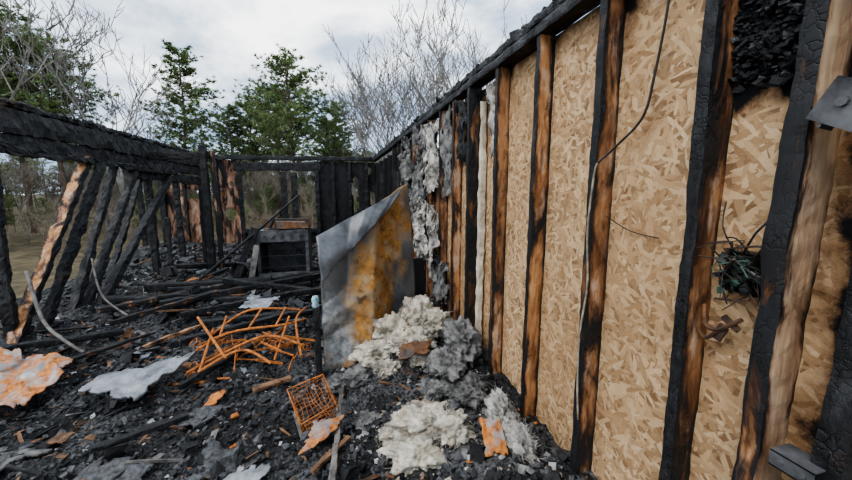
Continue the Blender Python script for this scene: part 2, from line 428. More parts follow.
beamobj('blocking_1',(.96,4.65,1.25),(.96,5.1,1.23),.06,.04,[CHARH],WR,a=(1,0,0))
b=MB(); rr=random.Random(5)
for k in range(1300):
    y=rr.uniform(.54,.69); z=rr.gauss(1.88,.10)
    if z<1.69: continue
    s_=rr.uniform(.004,.016)
    b.chunk((.99-abs(rr.gauss(0,.012)),y,z),(s_*.6,s_*rr.uniform(.6,1.8),s_*rr.uniform(.5,2.2)),Euler((rr.uniform(0,3),rr.uniform(0,3),rr.uniform(0,3))),0 if rr.random()<.85 else 1,.4,rr)
b.build('charred_bay_filling',[CHK,CHK2],WR)
b=MB(); b.beam((.955,2.175,.25),(.965,2.19,2.02),.045,.04,a=(0,1,0),m=(0,0,0,0),amp=.008,fr=14,erode=.25,seed=9,seg=.03); b.build('foam_strip',[FOAM],WR)
b=MB()
b.chunk((.875,.425,1.60),(.006,.085,.075),Euler((.5,0,0)),0,.05); b.chunk((.905,.455,1.60),(.06,.005,.075),Euler((.3,0,.2)),0,.05)
b.tube([(.865,.43,1.605),(.88,.43,1.605)],.009,8); b.build('joist_hanger_bracket',[OVENM],WR)
b=MB()
b.box((.872,.385,.875),(.876,.455,.91)); b.box((.872,.385,.875),(.93,.455,.878)); b.box((.872,.385,.907),(.93,.455,.91))
b.tube([(.865,.40,.893),(.875,.40,.893)],.005,8); b.tube([(.865,.435,.893),(.875,.435,.893)],.005,8)
b.build('steel_strap_bracket',[OVENM],WR)
def smoothpts(ps,n=8):
    ps=[V(p) for p in ps]; out=[]
    for i in range(len(ps)-1):
        p0=ps[max(i-1,0)];p1=ps[i];p2=ps[i+1];p3=ps[min(i+2,len(ps)-1)]
        for k in range(n):
            t=k/n
            out.append(.5*((2*p1)+(-p0+p2)*t+(2*p0-5*p1+4*p2-p3)*t*t+(-p0+3*p1-3*p2+p3)*t**3))
    out.append(ps[-1]); return out
CB=empty('electrical_cable',(.95,1,1.5))
b=MB(); b.tube(smoothpts([(.95,.87,2.15),(.955,.875,1.99),(.96,.905,1.8),(.955,.93,1.68),(.93,1.0,1.60),(.90,1.05,1.545)]),.004,6); b.build('black_cable_run',[WIREB],CB,True)
b=MB(); b.tube(smoothpts([(.90,1.05,1.545),(.895,1.058,1.5),(.893,1.07,1.3),(.90,1.06,1.1),(.893,1.075,.9),(.89,1.065,.7),(.90,1.06,.55)]),.0038,6); b.build('white_cable_run',[WIREW],CB,True)
b=MB(); b.tube(smoothpts([(.93,1.03,1.36),(.985,.97,1.31),(.985,.86,1.30)]),.0018,5); b.build('thin_wire',[WIREB],CB,True)
OB=empty('electrical_outlet_box',(.95,.6,1.24))
b=MB()
b.box((.985,.575,1.20),(.99,.635,1.30)); b.box((.95,.572,1.20),(.99,.575,1.30)); b.box((.95,.635,1.20),(.99,.638,1.30)); b.box((.95,.572,1.298),(.99,.638,1.301)); b.box((.95,.572,1.20),(.99,.638,1.203))
b.box((.955,.59,1.21),(.985,.62,1.29))
b.build('box_shell',[DARKMET],OB)
GRNB=m_plain('burnt_green_plastic',(.02,.045,.03),(.07,.12,.085),20,.5)
b=MB(); rr=random.Random(4)
for k in range(44):
    p=V((.955+rr.uniform(-.02,.02),.605+rr.uniform(-.03,.03),1.25+rr.uniform(-.045,.045)))
    b.tube(smoothpts([p,p+V((rr.uniform(-.035,0),rr.uniform(-.05,.05),rr.uniform(-.03,.05))),p+V((rr.uniform(-.035,0),rr.uniform(-.05,.05),rr.uniform(-.07,.05)))],5),rr.choice([.0012,.002,.0026]),5,rr.choice([0,1,1,2]))
for k in range(60):
    b.chunk((.945+rr.uniform(-.02,.02),.605+rr.uniform(-.032,.032),1.245+rr.uniform(-.045,.045)),(rr.uniform(.005,.016),)*3,Euler((rr.uniform(0,3),rr.uniform(0,3),0)),rr.choice([0,0,2]),.4)
b.tube(smoothpts([(.95,.60,1.30),(.93,.57,1.35),(.95,.545,1.41),(.94,.54,1.47)]),.0025,5,0)
b.tube(smoothpts([(.94,.58,1.30),(.92,.60,1.335),(.96,.65,1.33)]),.002,5,0)
b.tube(smoothpts([(.95,.62,1.30),(.93,.64,1.36),(.96,.66,1.42)]),.0018,5,0)
b.build('burnt_wires',[WIREB,RUSTD,GRNB],OB)
b=MB()
b.tube(smoothpts([(.97,.69,1.14),(.945,.665,1.10),(.94,.63,1.095),(.94,.58,1.14)]),.0055,6)
b.tube(smoothpts([(.94,.63,1.09),(.945,.66,1.06),(.955,.69,1.075)]),.005,6)
b.chunk((.945,.628,1.088),(.006,.026,.04),Euler((.4,0,0)),0,.2); b.chunk((.945,.605,1.12),(.008,.045,.014),Euler((.6,0,0)),0,.2)
b.build('rusted_wall_bracket',[RUSTD],WR)
# ------------------------------------------------------------------ torn insulation on wall
def ragged(name,a,b_,c,d_,mat,amp,seed,nu=50,nv=70,th=.010,thr=.0,parent=None):
    def P(u,v):
        p=bil(a,b_,c,d_,u,v)
        q=p*6+V((seed,seed*3,0))
        q.z*=.6
        return p+noise.noise_vector(q)*amp+noise.noise_vector(q*3)*amp*.6+noise.noise_vector(q*8)*amp*.25
    def K(u,v):
        e=min(u,1-u,v,1-v)*1.6
        return e+.55*noise.noise(V((u*5+seed,v*3.5,0)))+.4*noise.noise(V((u*19,v*8,seed)))>thr+.12
    return sheet(name,P,nu,nv,mat,th,K,parent)
HI=empty('torn_wall_insulation',(.9,3.3,1.2))
ragged('scrap_1',(.90,2.95,.55),(.88,3.3,.6),(.86,3.35,1.3),(.9,3.0,1.25),INSW,.07,1,parent=HI)
ragged('scrap_2',(.86,3.3,.75),(.80,3.6,.7),(.84,3.6,1.35),(.86,3.3,1.35),INSW,.08,2,parent=HI)
ragged('scrap_3',(.93,3.1,1.45),(.93,3.5,1.4),(.9,3.55,2.1),(.93,3.1,2.1),INSW,.05,3,parent=HI)
ragged('scrap_4',(.93,3.5,1.2),(.9,4.1,1.1),(.9,4.1,2.1),(.93,3.5,2.1),INSG,.07,4,parent=HI)
ragged('scrap_5',(.96,1.99,1.65),(.96,2.10,1.65),(.95,2.10,2.1),(.96,1.99,2.1),INSW,.03,5,30,60,parent=HI)
ragged('scrap_6',(.93,2.72,1.4),(.93,2.98,1.35),(.92,2.98,2.1),(.93,2.72,2.1),INSG,.04,6,30,50,parent=HI)
ragged('scrap_7',(.97,1.515,.6),(.97,1.56,.6),(.96,1.56,1.3),(.97,1.515,1.35),INSG,.015,7,16,60,parent=HI)
ragged('scrap_8',(.90,2.7,.45),(.86,3.1,.45),(.90,3.1,.85),(.92,2.7,.8),INSG,.06,8,parent=HI)
ragged('scrap_9',(.985,1.14,.55),(.985,1.17,.55),(.975,1.17,.95),(.985,1.14,.9),INSW,.012,9,12,40,th=.006,parent=HI)
ragged('scrap_10',(.90,4.1,.9),(.86,4.6,.9),(.88,4.6,2.1),(.92,4.1,2.1),INSG,.09,10,parent=HI)
ragged('scrap_11',(.93,2.35,1.6),(.93,2.60,1.7),(.92,2.60,2.1),(.93,2.35,2.1),CHAR,.04,11,30,50,parent=HI)

# ------------------------------------------------------------------ LEFT WALL
WL=empty('wall_left',(-2.7,5,0))
def lb(name,p0,p1,w,dp,mats=[CHAR],a=(0,1,0),m=(0,0,0,0),er=.3,amp=.014,seed=0,seg=.03):
    return beamobj(name,p0,p1,w,dp,mats,WL,a=a,m=m,amp=amp,erode=er,seed=seed,seg=seg,fine=.4)
lb('plate_top_1',(-2.7,1.6,2.19),(-2.68,8.5,2.16),.12,.06,[CHARF],(1,0,0),seed=1,amp=.02)
lb('header_1',(-2.68,1.6,2.04),(-2.66,8.5,2.03),.08,.22,[CHARF],(1,0,0),seed=2,amp=.02,er=.12)
lb('header_2',(-2.70,1.6,1.85),(-2.68,8.5,1.84),.07,.18,[CHARF],(1,0,0),seed=3,amp=.02,er=.15)
lb('header_3',(-2.61,2.4,1.80),(-2.60,6.9,1.74),.05,.08,[CHARF],(1,0,0),seed=4,amp=.02,er=.4)
lb('header_4',(-2.70,5.6,1.70),(-2.68,8.5,1.62),.08,.18,[CHARF],(1,0,0),seed=5,amp=.02,er=.3)
lb('stud_1',(-2.7,2.9,0),(-2.7,2.9,1.8),.06,.10)
lb('stud_2',(-2.72,3.62,0),(-2.70,3.68,1.8),.07,.10,seed=2)
lb('brace_1',(-2.68,3.55,.12),(-2.66,4.78,1.80),.10,.07,[CHAR,W_OR],a=(1,0,0),m=(1,0,0,1),seed=3,er=.1)
lb('brace_2',(-2.6,3.72,.12),(-2.58,4.92,1.80),.10,.08,seed=4)
lb('brace_3',(-2.66,4.2,.12),(-2.66,5.30,1.78),.09,.08,seed=5)
lb('brace_4',(-2.60,4.25,.10),(-2.64,5.72,1.76),.09,.09,seed=6)
lb('brace_5',(-2.50,4.3,.15),(-2.62,6.75,1.70),.10,.10,seed=7)
lb('brace_6',(-2.75,4.9,.15),(-2.75,6.1,1.7),.06,.08,seed=8)
lb('stud_3',(-2.7,6.12,0),(-2.7,6.15,1.7),.10,.10,seed=9)
lb('stud_4',(-2.7,7.1,0),(-2.7,7.1,1.6),.09,.10,seed=10)
lb('stud_5',(-2.72,6.6,0),(-2.7,6.65,1.0),.06,.08,seed=12)
lb('brace_7',(-2.85,3.3,.1),(-2.9,3.95,1.1),.05,.06,seed=13,er=.4)
b=MB(); rr=random.Random(9)
for k in range(240):
    y=rr.uniform(1.6,8.4); s_=rr.uniform(.4,1)
    b.chunk((-2.68+rr.uniform(-.05,.05),y,2.215-.004*y+rr.uniform(-.02,.005)),(s_*.05,s_*rr.uniform(.04,.10),s_*.035),Euler((rr.uniform(-.6,.6),rr.uniform(-.6,.6),rr.uniform(-.6,.6))),0,.4)
b.build('header_char_crust',[CHARF],WL)

PT=empty('partition_frame',(-1.85,6.1,0))
for n_,p0,p1,w_,d_,mm in (('post_1',(-1.92,6.1,.05),(-1.92,6.1,2.12),.10,.10,CHAR),('post_2',(-1.80,6.15,.05),(-1.81,6.15,2.05),.06,.09,W_DK),
    ('rail_top',(-2.66,6.15,1.95),(-1.85,6.15,1.98),.09,.12,CHARF),('post_3',(-2.15,6.5,.05),(-2.12,6.5,1.5),.05,.09,CHAR)):
    beamobj(n_,p0,p1,w_,d_,[mm],PT,a=(1,0,0) if 'post' in n_ else (0,1,0),m=(0,0,0,0),amp=.01,erode=.2,seed=len(n_))

# ------------------------------------------------------------------ BACK WALL
WB=empty('wall_back',(-1,8.5,0))
Y=8.5
def wb(name,p0,p1,w,dp,mat=CHAR,er=.2,amp=.012,seed=0,a=(1,0,0)):
    return beamobj(name,p0,p1,w,dp,[mat],WB,a=a,m=(0,0,0,0),amp=amp,erode=er,seed=seed)
wb('plate_top',(-4.0,Y,2.14),(1.0,Y,2.18),.10,.10,CHARF,a=(0,1,0))
wb('lintel',(-2.1,Y,1.96),(-.30,Y,1.98),.09,.20,CHARF,a=(0,1,0),seed=2)
wb('lintel_left',(-4.0,Y,1.95),(-2.7,Y,1.93),.09,.22,CHARF,a=(0,1,0),seed=2)
for i,(x,mm,h0,h1,wd) in enumerate([(-3.9,CHAR,0,2.1,.1),(-3.5,CHAR,0,2.1,.12),(-3.08,W_DK,0,2.1,.06),(-2.75,CHAR,0,2.1,.14),(-2.45,CHAR,0,2.1,.07),(-2.0,CHAR,0,2.1,.10),(-1.10,CHAR,.2,1.85,.14),(-.88,CHAR,.2,1.85,.16),(-.38,CHAR,0,2.1,.1),(-.02,CHAR,0,2.1,.08),(.36,CHAR,0,2.1,.08),(.75,CHAR,0,2.1,.1)]):
    wb('stud_%d'%(i+1),(x,Y,h0),(x,Y,h1),wd,.10,mm,seed=i)
wb('sill',(-2.0,Y,.54),(-.4,Y,.52),.10,.10,CHARF,a=(0,1,0),seed=5)
def bpanel(name,x0,x1,z0,z1,mat,cf,keep=None):
    o=sheet(name,lambda u,v:V((x0+(x1-x0)*u,Y+.06+.01*fbm(u*3,v*3,x0),z0+(z1-z0)*v)),max(3,int((x1-x0)/.04)),int((z1-z0)/.04),mat,.015,keep,WB)
    setchar(o,cf)
BP=m_wood('scorched_back_sheathing',(.36,.18,.10),(.52,.31,.20),.46,2.2)
bpanel('sheathing_1',-3.5,-2.75,.1,1.75,BP,lambda p:0,lambda u,v:.5*noise.noise(V((u*4,v*6,2)))+.9-v>.0)
bpanel('sheathing_2',-2.5,-1.98,.1,2.1,BP,lambda p:0,lambda u,v:noise.noise(V((u*3,v*6,7)))<.35)
bpanel('sheathing_3',-2.0,-.4,.0,.5,CHARF,lambda p:0)
bpanel('sheathing_4',-.42,.40,.0,2.1,CHAR,lambda p:0)
bpanel('sheathing_5',.40,1.0,.0,2.1,CHAR,lambda p:0,lambda u,v:noise.noise(V((u*3+5,v*5,3)))<.25 or v<.4)

# ------------------------------------------------------------------ SHEET METAL PANEL (flat sheet, creased, upper-left corner folded down)
def PM0(u,v):
    p=bil((-.11,2.46,.06),(.66,2.72,.10),(.57,2.74,1.50),(-.13,2.50,1.13),u,v)
    # straight creases
    p.y-=.10*max(0,1-abs(u-(.40+.22*v))/.28)
    p.y+=.045*max(0,1-abs(u-(.78-.15*v))/.14)
    p.y-=.05*max(0,1-abs(v-.42-.2*u)/.12)*(1-u)
    return p
def PM(u,v):
    p=PM0(u,v)
    return p+noise.noise_vector(p*3.3)*.016+noise.noise_vector(p*10)*.006
PE=empty('bent_sheet_metal_panel',(.2,2.6,.1))
sheet('metal_sheet',PM,70,90,METP,.004,lambda u,v: not (v<.05+.04*noise.noise(V((u*9,0,0)))),PE)
MELT=m_plain('scorched_grey_metal',(.045,.047,.05),(.15,.155,.165),5,.4,.3,.004,.35)
def PF(u,v):
    # the corner fold: hinge line along the top edge, flap hanging forward and down
    q=PM0(.0+.92*u,1.0)
    r=PM0(.03+.55*u,.72+.16*u)
    p=q.lerp(r,v)
    p.y-=.02+.11*v*(1-.5*u)+.03*math.sin(v*math.pi)
    return p+noise.noise_vector(p*6+V((3,1,0)))*.012
sheet('folded_corner_flap',PF,44,30,MELT,.005,lambda u,v: v<1.02-.28*u+.05*noise.noise(V((u*7,v*3,1))),PE)
beamobj('charred_board_stub',(-.15,2.44,.05),(-.15,2.44,.64),.05,.09,[CHAR,W_DK],None,a=(1,0,0),m=(0,1,0,0),erode=.3)
beamobj('charred_board_stub',(.74,3.0,.05),(.70,2.95,.85),.10,.04,[W_DK],None,a=(1,0,0),m=(0,0,0,0),erode=.3)
TEAL=m_plain('crushed_can_paint',(.04,.25,.33),(.60,.68,.68),40,.4,.2,.003,.1)
b=MB(); b.tube([(-.155,2.43,.645+.016*i) for i in range(6)],[.022,.026,.021,.027,.024,.018],12); b.build('crushed_drink_can',[TEAL],None,True)

# ------------------------------------------------------------------ OVEN (burnt)
OV=empty('burnt_oven',(-.72,5.35,.1))
b=MB(); x0,x1,y0,y1,z0,z1=-1.06,-.38,5.1,5.7,.12,.90
t=.045
b.box((x0,y0,z0),(x0+t,y1,z1)); b.box((x1-t,y0,z0),(x1,y1,z1)); b.box((x0,y1-t,z0),(x1,y1,z1)); b.box((x0,y0,z1-t),(x1,y1,z1)); b.box((x0,y0,z0),(x1,y1,z0+t))
b.box((x0,y0-.005,z1-.16),(x1,y0+.02,z1)); b.box((x0,y0-.005,z0),(x1,y0+.02,z0+.10))
for k in range(5): b.tube([(x0+.09+k*.12,y0-.005,z1-.08),(x0+.09+k*.12,y0-.035,z1-.08)],.02,10)
b.build('body',[OVENM],OV)
b=MB()
for zz in(.38,.54):
    b.tube([(x0+.04,y0+.03,zz),(x1-.04,y0+.03,zz)],.004,5)
    for k in range(9): b.tube([(x0+.07+k*.068,y0+.03,zz),(x0+.07+k*.068,y1-.05,zz)],.002,4)
b.build('racks',[DARKMET],OV)
b=MB(); b.chunk(((x0+x1)/2,y0-.20,.26),(.64,.42,.03),Euler((.18,0,.03)),0,.02); b.tube([(x0+.08,y0-.40,.24),(x1-.08,y0-.40,.24)],.012,8); b.build('door',[OVENM],OV)
b=MB()
for (cx,cy) in((-.9,5.25),(-.55,5.25),(-.9,5.52),(-.55,5.52)):
    for r in(.03,.05,.075):
        b.tube([(cx+r*math.cos(a*.5),cy+r*math.sin(a*.5),z1+.012) for a in range(14)],.006,5)
b.box((x0,y1-.06,z1),(x1,y1,z1+.12)); b.chunk((-.62,5.3,z1+.06),(.42,.26,.09),Euler((0,.05,.2)),0,.2)
b.build('cooktop_parts',[RUSTD],OV)
b=MB(); 
pts=[V((-1.25+.02*i,4.95+.07*i,.38)) for i in range(6)]
b.tube(pts,[.12,.125,.12,.125,.12,.12],20,cap=False); b.tube(pts,[.112]*6,20,cap=False); b.build('charred_metal_bucket',[OVENM])

# ------------------------------------------------------------------ lying boards
def lay(name,x0,y0,x1,y1,w_,h_,mat,dz0=.05,dz1=.05,mats=None,seed=0,er=.25):
    b=MB(); b.beam((x0,y0,gz(x0,y0)+dz0),(x1,y1,gz(x1,y1)+dz1),w_,h_,a=(y0-y1,x1-x0,0),m=(0,0,0,0),amp=.009,erode=er,seed=seed,seg=.025,fine=.4)
    return b.build(name,[mat])
for i,t in enumerate([(-2.45,4.4,-.9,4.05,.10,.08,CHAR),(-1.75,3.95,-.2,4.8,.09,.09,CHAR),(-1.85,4.15,-.35,4.65,.12,.08,CHAR),(-1.6,4.25,-.15,5.0,.10,.08,CHARF),(-2.3,4.0,-1.2,4.45,.10,.06,W_DK),
    (-2.2,4.7,-.8,4.55,.12,.09,CHAR),(-2.3,5.3,-1.1,5.0,.09,.09,CHAR),(-1.5,3.75,-.55,4.15,.05,.07,CHARF),(-2.4,2.3,-1.7,2.0,.07,.05,CHAR),(-1.1,2.6,-.7,2.95,.05,.05,CHARF),(-2.5,3.2,-1.9,3.6,.08,.05,CHAR),
    (-1.2,1.9,-.85,2.10,.05,.03,CHAR),(-1.0,6.3,.4,6.0,.1,.08,CHAR),(-.2,5.5,.6,5.0,.1,.08,CHAR),(-2.4,6.0,-1.3,6.8,.1,.08,CHAR),(-1.0,7.2,.2,7.0,.1,.06,CHAR),
    (-1.9,4.5,-.5,4.9,.07,.06,CHAR),(-2.0,3.6,-1.3,4.2,.06,.05,W_DK),(-1.7,4.3,-1.0,4.9,.06,.05,CHAR),(-.6,4.2,.2,4.5,.08,.07,CHAR),(-1.3,4.4,.0,4.35,.09,.07,CHARF),(-2.2,4.95,-1.5,4.2,.08,.07,CHAR),(-.5,3.7,.1,4.1,.06,.05,CHAR),
    (-2.1,3.0,-1.6,3.4,.05,.03,W_DK),(-1.55,3.15,-1.25,3.6,.05,.03,W_BR),(-1.9,5.0,-1.6,5.7,.06,.04,W_DK),(-1.2,3.4,-.2,3.75,.08,.05,CHAR),(-1.3,3.2,-.5,3.6,.07,.05,CHARF)]):
    lay('charred_board',*t[:6],t[6],.06+.04*(i%3),.07+.05*(i%2),seed=i)
def stick(name,ps,r,mat,n=6):
    b=MB(); b.tube(smoothpts(ps),r,n); return b.build(name,[mat],None,True)
stick('leaning_charred_pole',[(-1.82,4.55,.2),(-1.2,4.95,.75),(-.5,5.4,1.38)],.016,CHAR)
stick('leaning_charred_pole',[(-1.3,5.1,.2),(-1.0,5.2,.7),(-.85,5.3,1.05)],.022,CHAR)
beamobj('leaning_charred_board',(-1.35,4.95,.15),(-1.05,5.05,.95),.10,.03,[CHAR],None,a=(1,0,0),erode=.2)
beamobj('grey_weathered_plank',(-1.13,4.9,.15),(-1.03,5.0,.72),.08,.02,[STEELD],None,a=(1,0,0),erode=.1)
stick('bent_steel_conduit',[(-2.02,3.28,.14),(-2.2,3.36,.24),(-2.42,3.52,.38),(-2.6,3.7,.76)],.014,STEELD,8)
stick('bent_steel_conduit',[(-1.98,3.9,.2),(-2.25,4.0,.42),(-2.35,4.1,.78)],.010,STEELD,8)
lay('weathered_grey_plank',.0,2.22,-.07,1.30,.035,.015,STEELD,.05,.03,er=.3)

# ------------------------------------------------------------------ collapsed rusted chair / spring frame
def coil(b,c,r,h,turns,ax,rad=.004,n=10):
    ax=V(ax).normalized(); a=ax.cross(V((.3,.9,.1))).normalized(); q=ax.cross(a)
    pts=[]
    N=int(turns*n)
    for i in range(N+1):
        t=i/N; an=2*math.pi*i/n; rr_=r*(1-.35*math.sin(t*math.pi))
        pts.append(V(c)+ax*h*t+(a*math.cos(an)+q*math.sin(an))*rr_)
    b.tube(pts,rad,5)
b=MB(); rr=random.Random(12)
cx,cy=-.68,2.95
for k in range(14):
    x=cx+rr.uniform(-.40,.38);y=cy+rr.uniform(-.35,.35)
    coil(b,(x,y,gz(x,y)+rr.uniform(.0,.06)),rr.uniform(.03,.045),rr.uniform(.10,.15),4,(rr.uniform(-1,1),rr.uniform(-1,1),rr.uniform(.1,1)),.0035)
def flat(p0,p1,w_=.024,h_=.007):
    b.beam(p0,p1,w_,h_,a=(0,0,1),seg=.05,amp=.004,fr=5,n=2)
for k in range(24):
    x=cx+rr.uniform(-.44,.40);y=cy+rr.uniform(-.40,.4); a=rr.uniform(-.3,1.0)+(1.5 if k%2==0 else 0); L=rr.uniform(.14,.34)
    z=gz(x,y)+rr.uniform(.03,.15)
    flat(V((x-math.cos(a)*L/2,y-math.sin(a)*L/2,z+rr.uniform(-.06,.06))),V((x+math.cos(a)*L/2,y+math.sin(a)*L/2,z+rr.uniform(-.06,.06))),rr.uniform(.008,.022))
for ps in ([(-1.15,2.98,.16),(-.85,2.92,.33),(-.45,3.02,.32),(-.30,3.28,.26)],[(-1.08,3.25,.2),(-.78,3.30,.38),(-.36,3.38,.32)],[(-1.0,2.68,.15),(-.72,2.73,.26),(-.5,2.62,.18)],[(-.92,2.93,.30),(-.95,3.24,.36)],[(-.72,2.94,.33),(-.68,3.30,.38)],[(-.52,3.0,.32),(-.48,3.35,.36)],[(-.82,2.7,.22),(-1.12,3.1,.42)],[(-.3,2.75,.15),(-.36,3.05,.34),(-.3,3.3,.36)],[(-1.1,2.75,.12),(-.6,2.85,.30),(-.3,2.8,.22)],[(-.98,3.0,.35),(-1.0,2.7,.14)],[(-.42,3.1,.36),(-.5,2.75,.14)]):
    b.tube(smoothpts(ps,6),.010,6)
b.build('collapsed_rusted_chair_frame',[RUST],None,False)

b=MB(); c0=V((-.16,2.04,.15)); R=Euler((.5,-.25,.35)).to_matrix()
def bp(x,y,z):
    p=V((x,y,z)); return c0+R@(p*.9+noise.noise_vector(p*9)*.03)
nn=8
for k in range(nn+1):
    s=-.11+.22*k/nn
    b.tube([bp(s,-.12+.24*i/6,0) for i in range(7)],.0018,5); b.tube([bp(-.11+.22*i/6,-.12+.24*k/nn,0) for i in range(7)],.0018,5)
    for z_ in(-.12,.12): b.tube([bp(s,z_,.14*i/4) for i in range(5)],.0018,5)
    for x_ in(-.11,.11): b.tube([bp(x_,-.12+.24*k/nn,.14*i/4) for i in range(5)],.0018,5)
for z_ in(.05,.10,.14):
    b.tube([bp(-.11,-.12,z_),bp(.11,-.12,z_),bp(.11,.12,z_),bp(-.11,.12,z_),bp(-.11,-.12,z_)],.0022 if z_<.13 else .004,5)
b.build('rusted_wire_basket',[RUST],None,True)

# ------------------------------------------------------------------ loose sheets
def loose(name,a,b_,c,d_,mat,amp=.02,seed=0,th=.005,lift=.03,ragg=.0,nu=30,nv=20):
    def P(u,v):
        p=bil((a[0],a[1],0),(b_[0],b_[1],0),(c[0],c[1],0),(d_[0],d_[1],0),u,v)
        zz=[x[2] if len(x)>2 else 0 for x in(a,b_,c,d_)]
        z=(zz[0]*(1-u)+zz[1]*u)*(1-v)+(zz[3]*(1-u)+zz[2]*u)*v
        p.z=gz((a[0]+c[0])/2,(a[1]+c[1])/2)*.6+gz(p.x,p.y)*.4+lift+z
        return p+noise.noise_vector(p*5+V((seed,0,0)))*amp+noise.noise_vector(p*15+V((seed,0,0)))*amp*.3
    K=(lambda u,v: min(u,1-u,v,1-v)*2+.3*noise.noise(V((u*6+seed,v*6,0)))>ragg) if ragg>0 else None
    return sheet(name,P,nu,nv,mat,th,K)
loose('ash_coated_metal_sheet',(-1.70,2.62),(-1.28,2.42),(-1.06,2.86,.08),(-1.30,2.84,.03),GALV,.035,1,.02,.06,.04,50,34)
loose('ash_coated_metal_sheet',(-1.0,3.75),(-.68,3.7),(-.62,4.05),(-.95,4.1),GALV,.03,2,.01,.12,.04)
loose('ash_coated_metal_sheet',(-.62,1.55),(-.40,1.5),(-.34,1.66),(-.5,1.72),GALV,.03,3,.006,.04,.06)
loose('crumpled_rusted_sheet',(-2.45,2.70,.02),(-1.95,2.62,.0),(-1.85,2.98,.16),(-2.4,3.12,.22),RUSTM,.09,4,.006,.07,.03,50,40)
loose('rusted_scrap_plate',(-.22,1.66),(-.10,1.72),(.02,1.9,.03),(-.16,1.86,.03),RUSTM,.02,5,.004,.05,.04)
loose('rusted_scrap_plate',(.36,2.08,.0),(.56,2.04,.02),(.60,2.12,.05),(.38,2.16,.05),RUSTD,.02,6,.01,.12,.03)
loose('rusted_scrap_plate',(.60,1.26),(.70,1.26),(.72,1.36,.10),(.63,1.38,.10),RUSTM,.02,7,.006,.04,.03)
loose('rusted_scrap_plate',(-.88,2.35),(-.80,2.35),(-.76,2.47,.03),(-.84,2.47,.02),RUST,.02,8,.006,.04,.06)
loose('rusted_scrap_plate',(-2.0,5.2),(-1.75,5.15),(-1.7,5.4),(-2.0,5.45),RUST,.02,8,.006,.12)
loose('rusted_scrap_plate',(-1.55,2.15),(-1.46,2.12),(-1.44,2.2,.02),(-1.53,2.22,.02),BRN,.02,12,.006,.04,.06)
loose('burnt_roofing_scrap',(-1.35,1.7),(-1.0,1.6),(-.9,1.85),(-1.25,2.0),CHK2,.04,9,.01,.03,.08)
loose('burnt_roofing_scrap',(-.75,1.75),(-.55,1.7),(-.5,1.9),(-.7,1.95),CHK2,.04,11,.01,.03,.08)
loose('burnt_roofing_scrap',(-.95,2.15),(-.70,2.12),(-.66,2.3),(-.9,2.32),CHK2,.04,14,.01,.03,.08)
loose('burnt_roofing_scrap',(-1.9,2.0),(-1.6,1.9),(-1.5,2.1),(-1.8,2.25),INSG,.04,15,.01,.02,.10)
lay('scorched_board_scrap',-.60,2.45,-.36,2.56,.06,.03,BRN,.05,.05)
lay('scorched_board_scrap',-.15,1.55,.03,1.75,.03,.02,BRN,.04,.04)

# ------------------------------------------------------------------ insulation heaps
def blobs(name,specs,mats,sub=5,fib=900):
    bm=bmesh.new(); rr=random.Random(len(specs)*7)
    srf=[]
    for (c,s,seed) in specs:
        r=bmesh.ops.create_icosphere(bm,subdivisions=sub,radius=1)
        for v in r['verts']:
            n_=v.co.normalized(); q=n_+V((seed*3.1,seed,0))
            k=1+.42*noise.fractal(q*1.6,1,2,3)+.24*noise.fractal(q*4,.7,2,5)+.12*abs(noise.noise(q*14))+.08*noise.noise(q*34)
            v.co=V((c[0]+n_.x*s[0]*k,c[1]+n_.y*s[1]*k,c[2]+n_.z*s[2]*k))
            if rr.random()<fib/10242*1.0 and n_.z>-.3: srf.append((v.co.copy(),n_.copy()))
    bm.verts.index_update()
    b=MB(); b.v=[v.co.copy() for v in bm.verts]; b.f=[tuple(v.index for v in f.verts) for f in bm.faces]
    bm.free(); b.m=[0]*len(b.f)
    for (p,n_) in srf:
        t=V((rr.gauss(0,1),rr.gauss(0,1),rr.gauss(0,.6))); L=rr.uniform(.012,.045)
        b.tube([p,p+(n_*.35+t*.5).normalized()*L*.6,p+(n_*.2+t).normalized()*L+V((0,0,-.004))],[.0016,.0012,.0006],3,0,cap=False)
    return b.build(name,mats,None,True)
def gp(x,y,dz=0): return (x,y,gz(x,y)+dz)
blobs('insulation_heap',[(gp(.42,2.48,.11),(.15,.12,.12),1),(gp(.60,2.54,.13),(.13,.12,.16),2),(gp(.24,2.36,.05),(.14,.11,.08),3),(gp(.70,2.42,.08),(.11,.11,.11),4),(gp(.49,2.26,.05),(.15,.10,.08),5),(gp(.30,2.20,.02),(.09,.07,.05),25),(gp(.55,2.14,.01),(.08,.06,.04),26)],[INS])
blobs('insulation_clump',[(gp(.43,1.62,.05),(.15,.11,.075),6),(gp(.33,1.47,.04),(.13,.11,.06),8),(gp(.52,1.50,.04),(.10,.09,.06),18),(gp(.26,1.66,.01),(.07,.06,.03),28)],[INS])
blobs('insulation_clump',[(gp(.77,1.44,.08),(.05,.13,.08),7),(gp(.77,1.28,.06),(.045,.11,.07),10)],[INSW])
blobs('sooty_insulation',[(gp(.64,1.97,.03),(.11,.15,.07),11),(gp(.80,2.1,.08),(.10,.18,.12),12),(gp(.72,1.75,.02),(.10,.11,.06),14),(gp(.55,1.85,.02),(.08,.08,.05),16)],[INSG])
blobs('sooty_insulation',[(gp(.12,2.27,.03),(.10,.09,.05),13),(gp(-.02,2.3,.02),(.09,.08,.04),15),(gp(.15,1.95,.01),(.08,.08,.03),17)],[INSG])
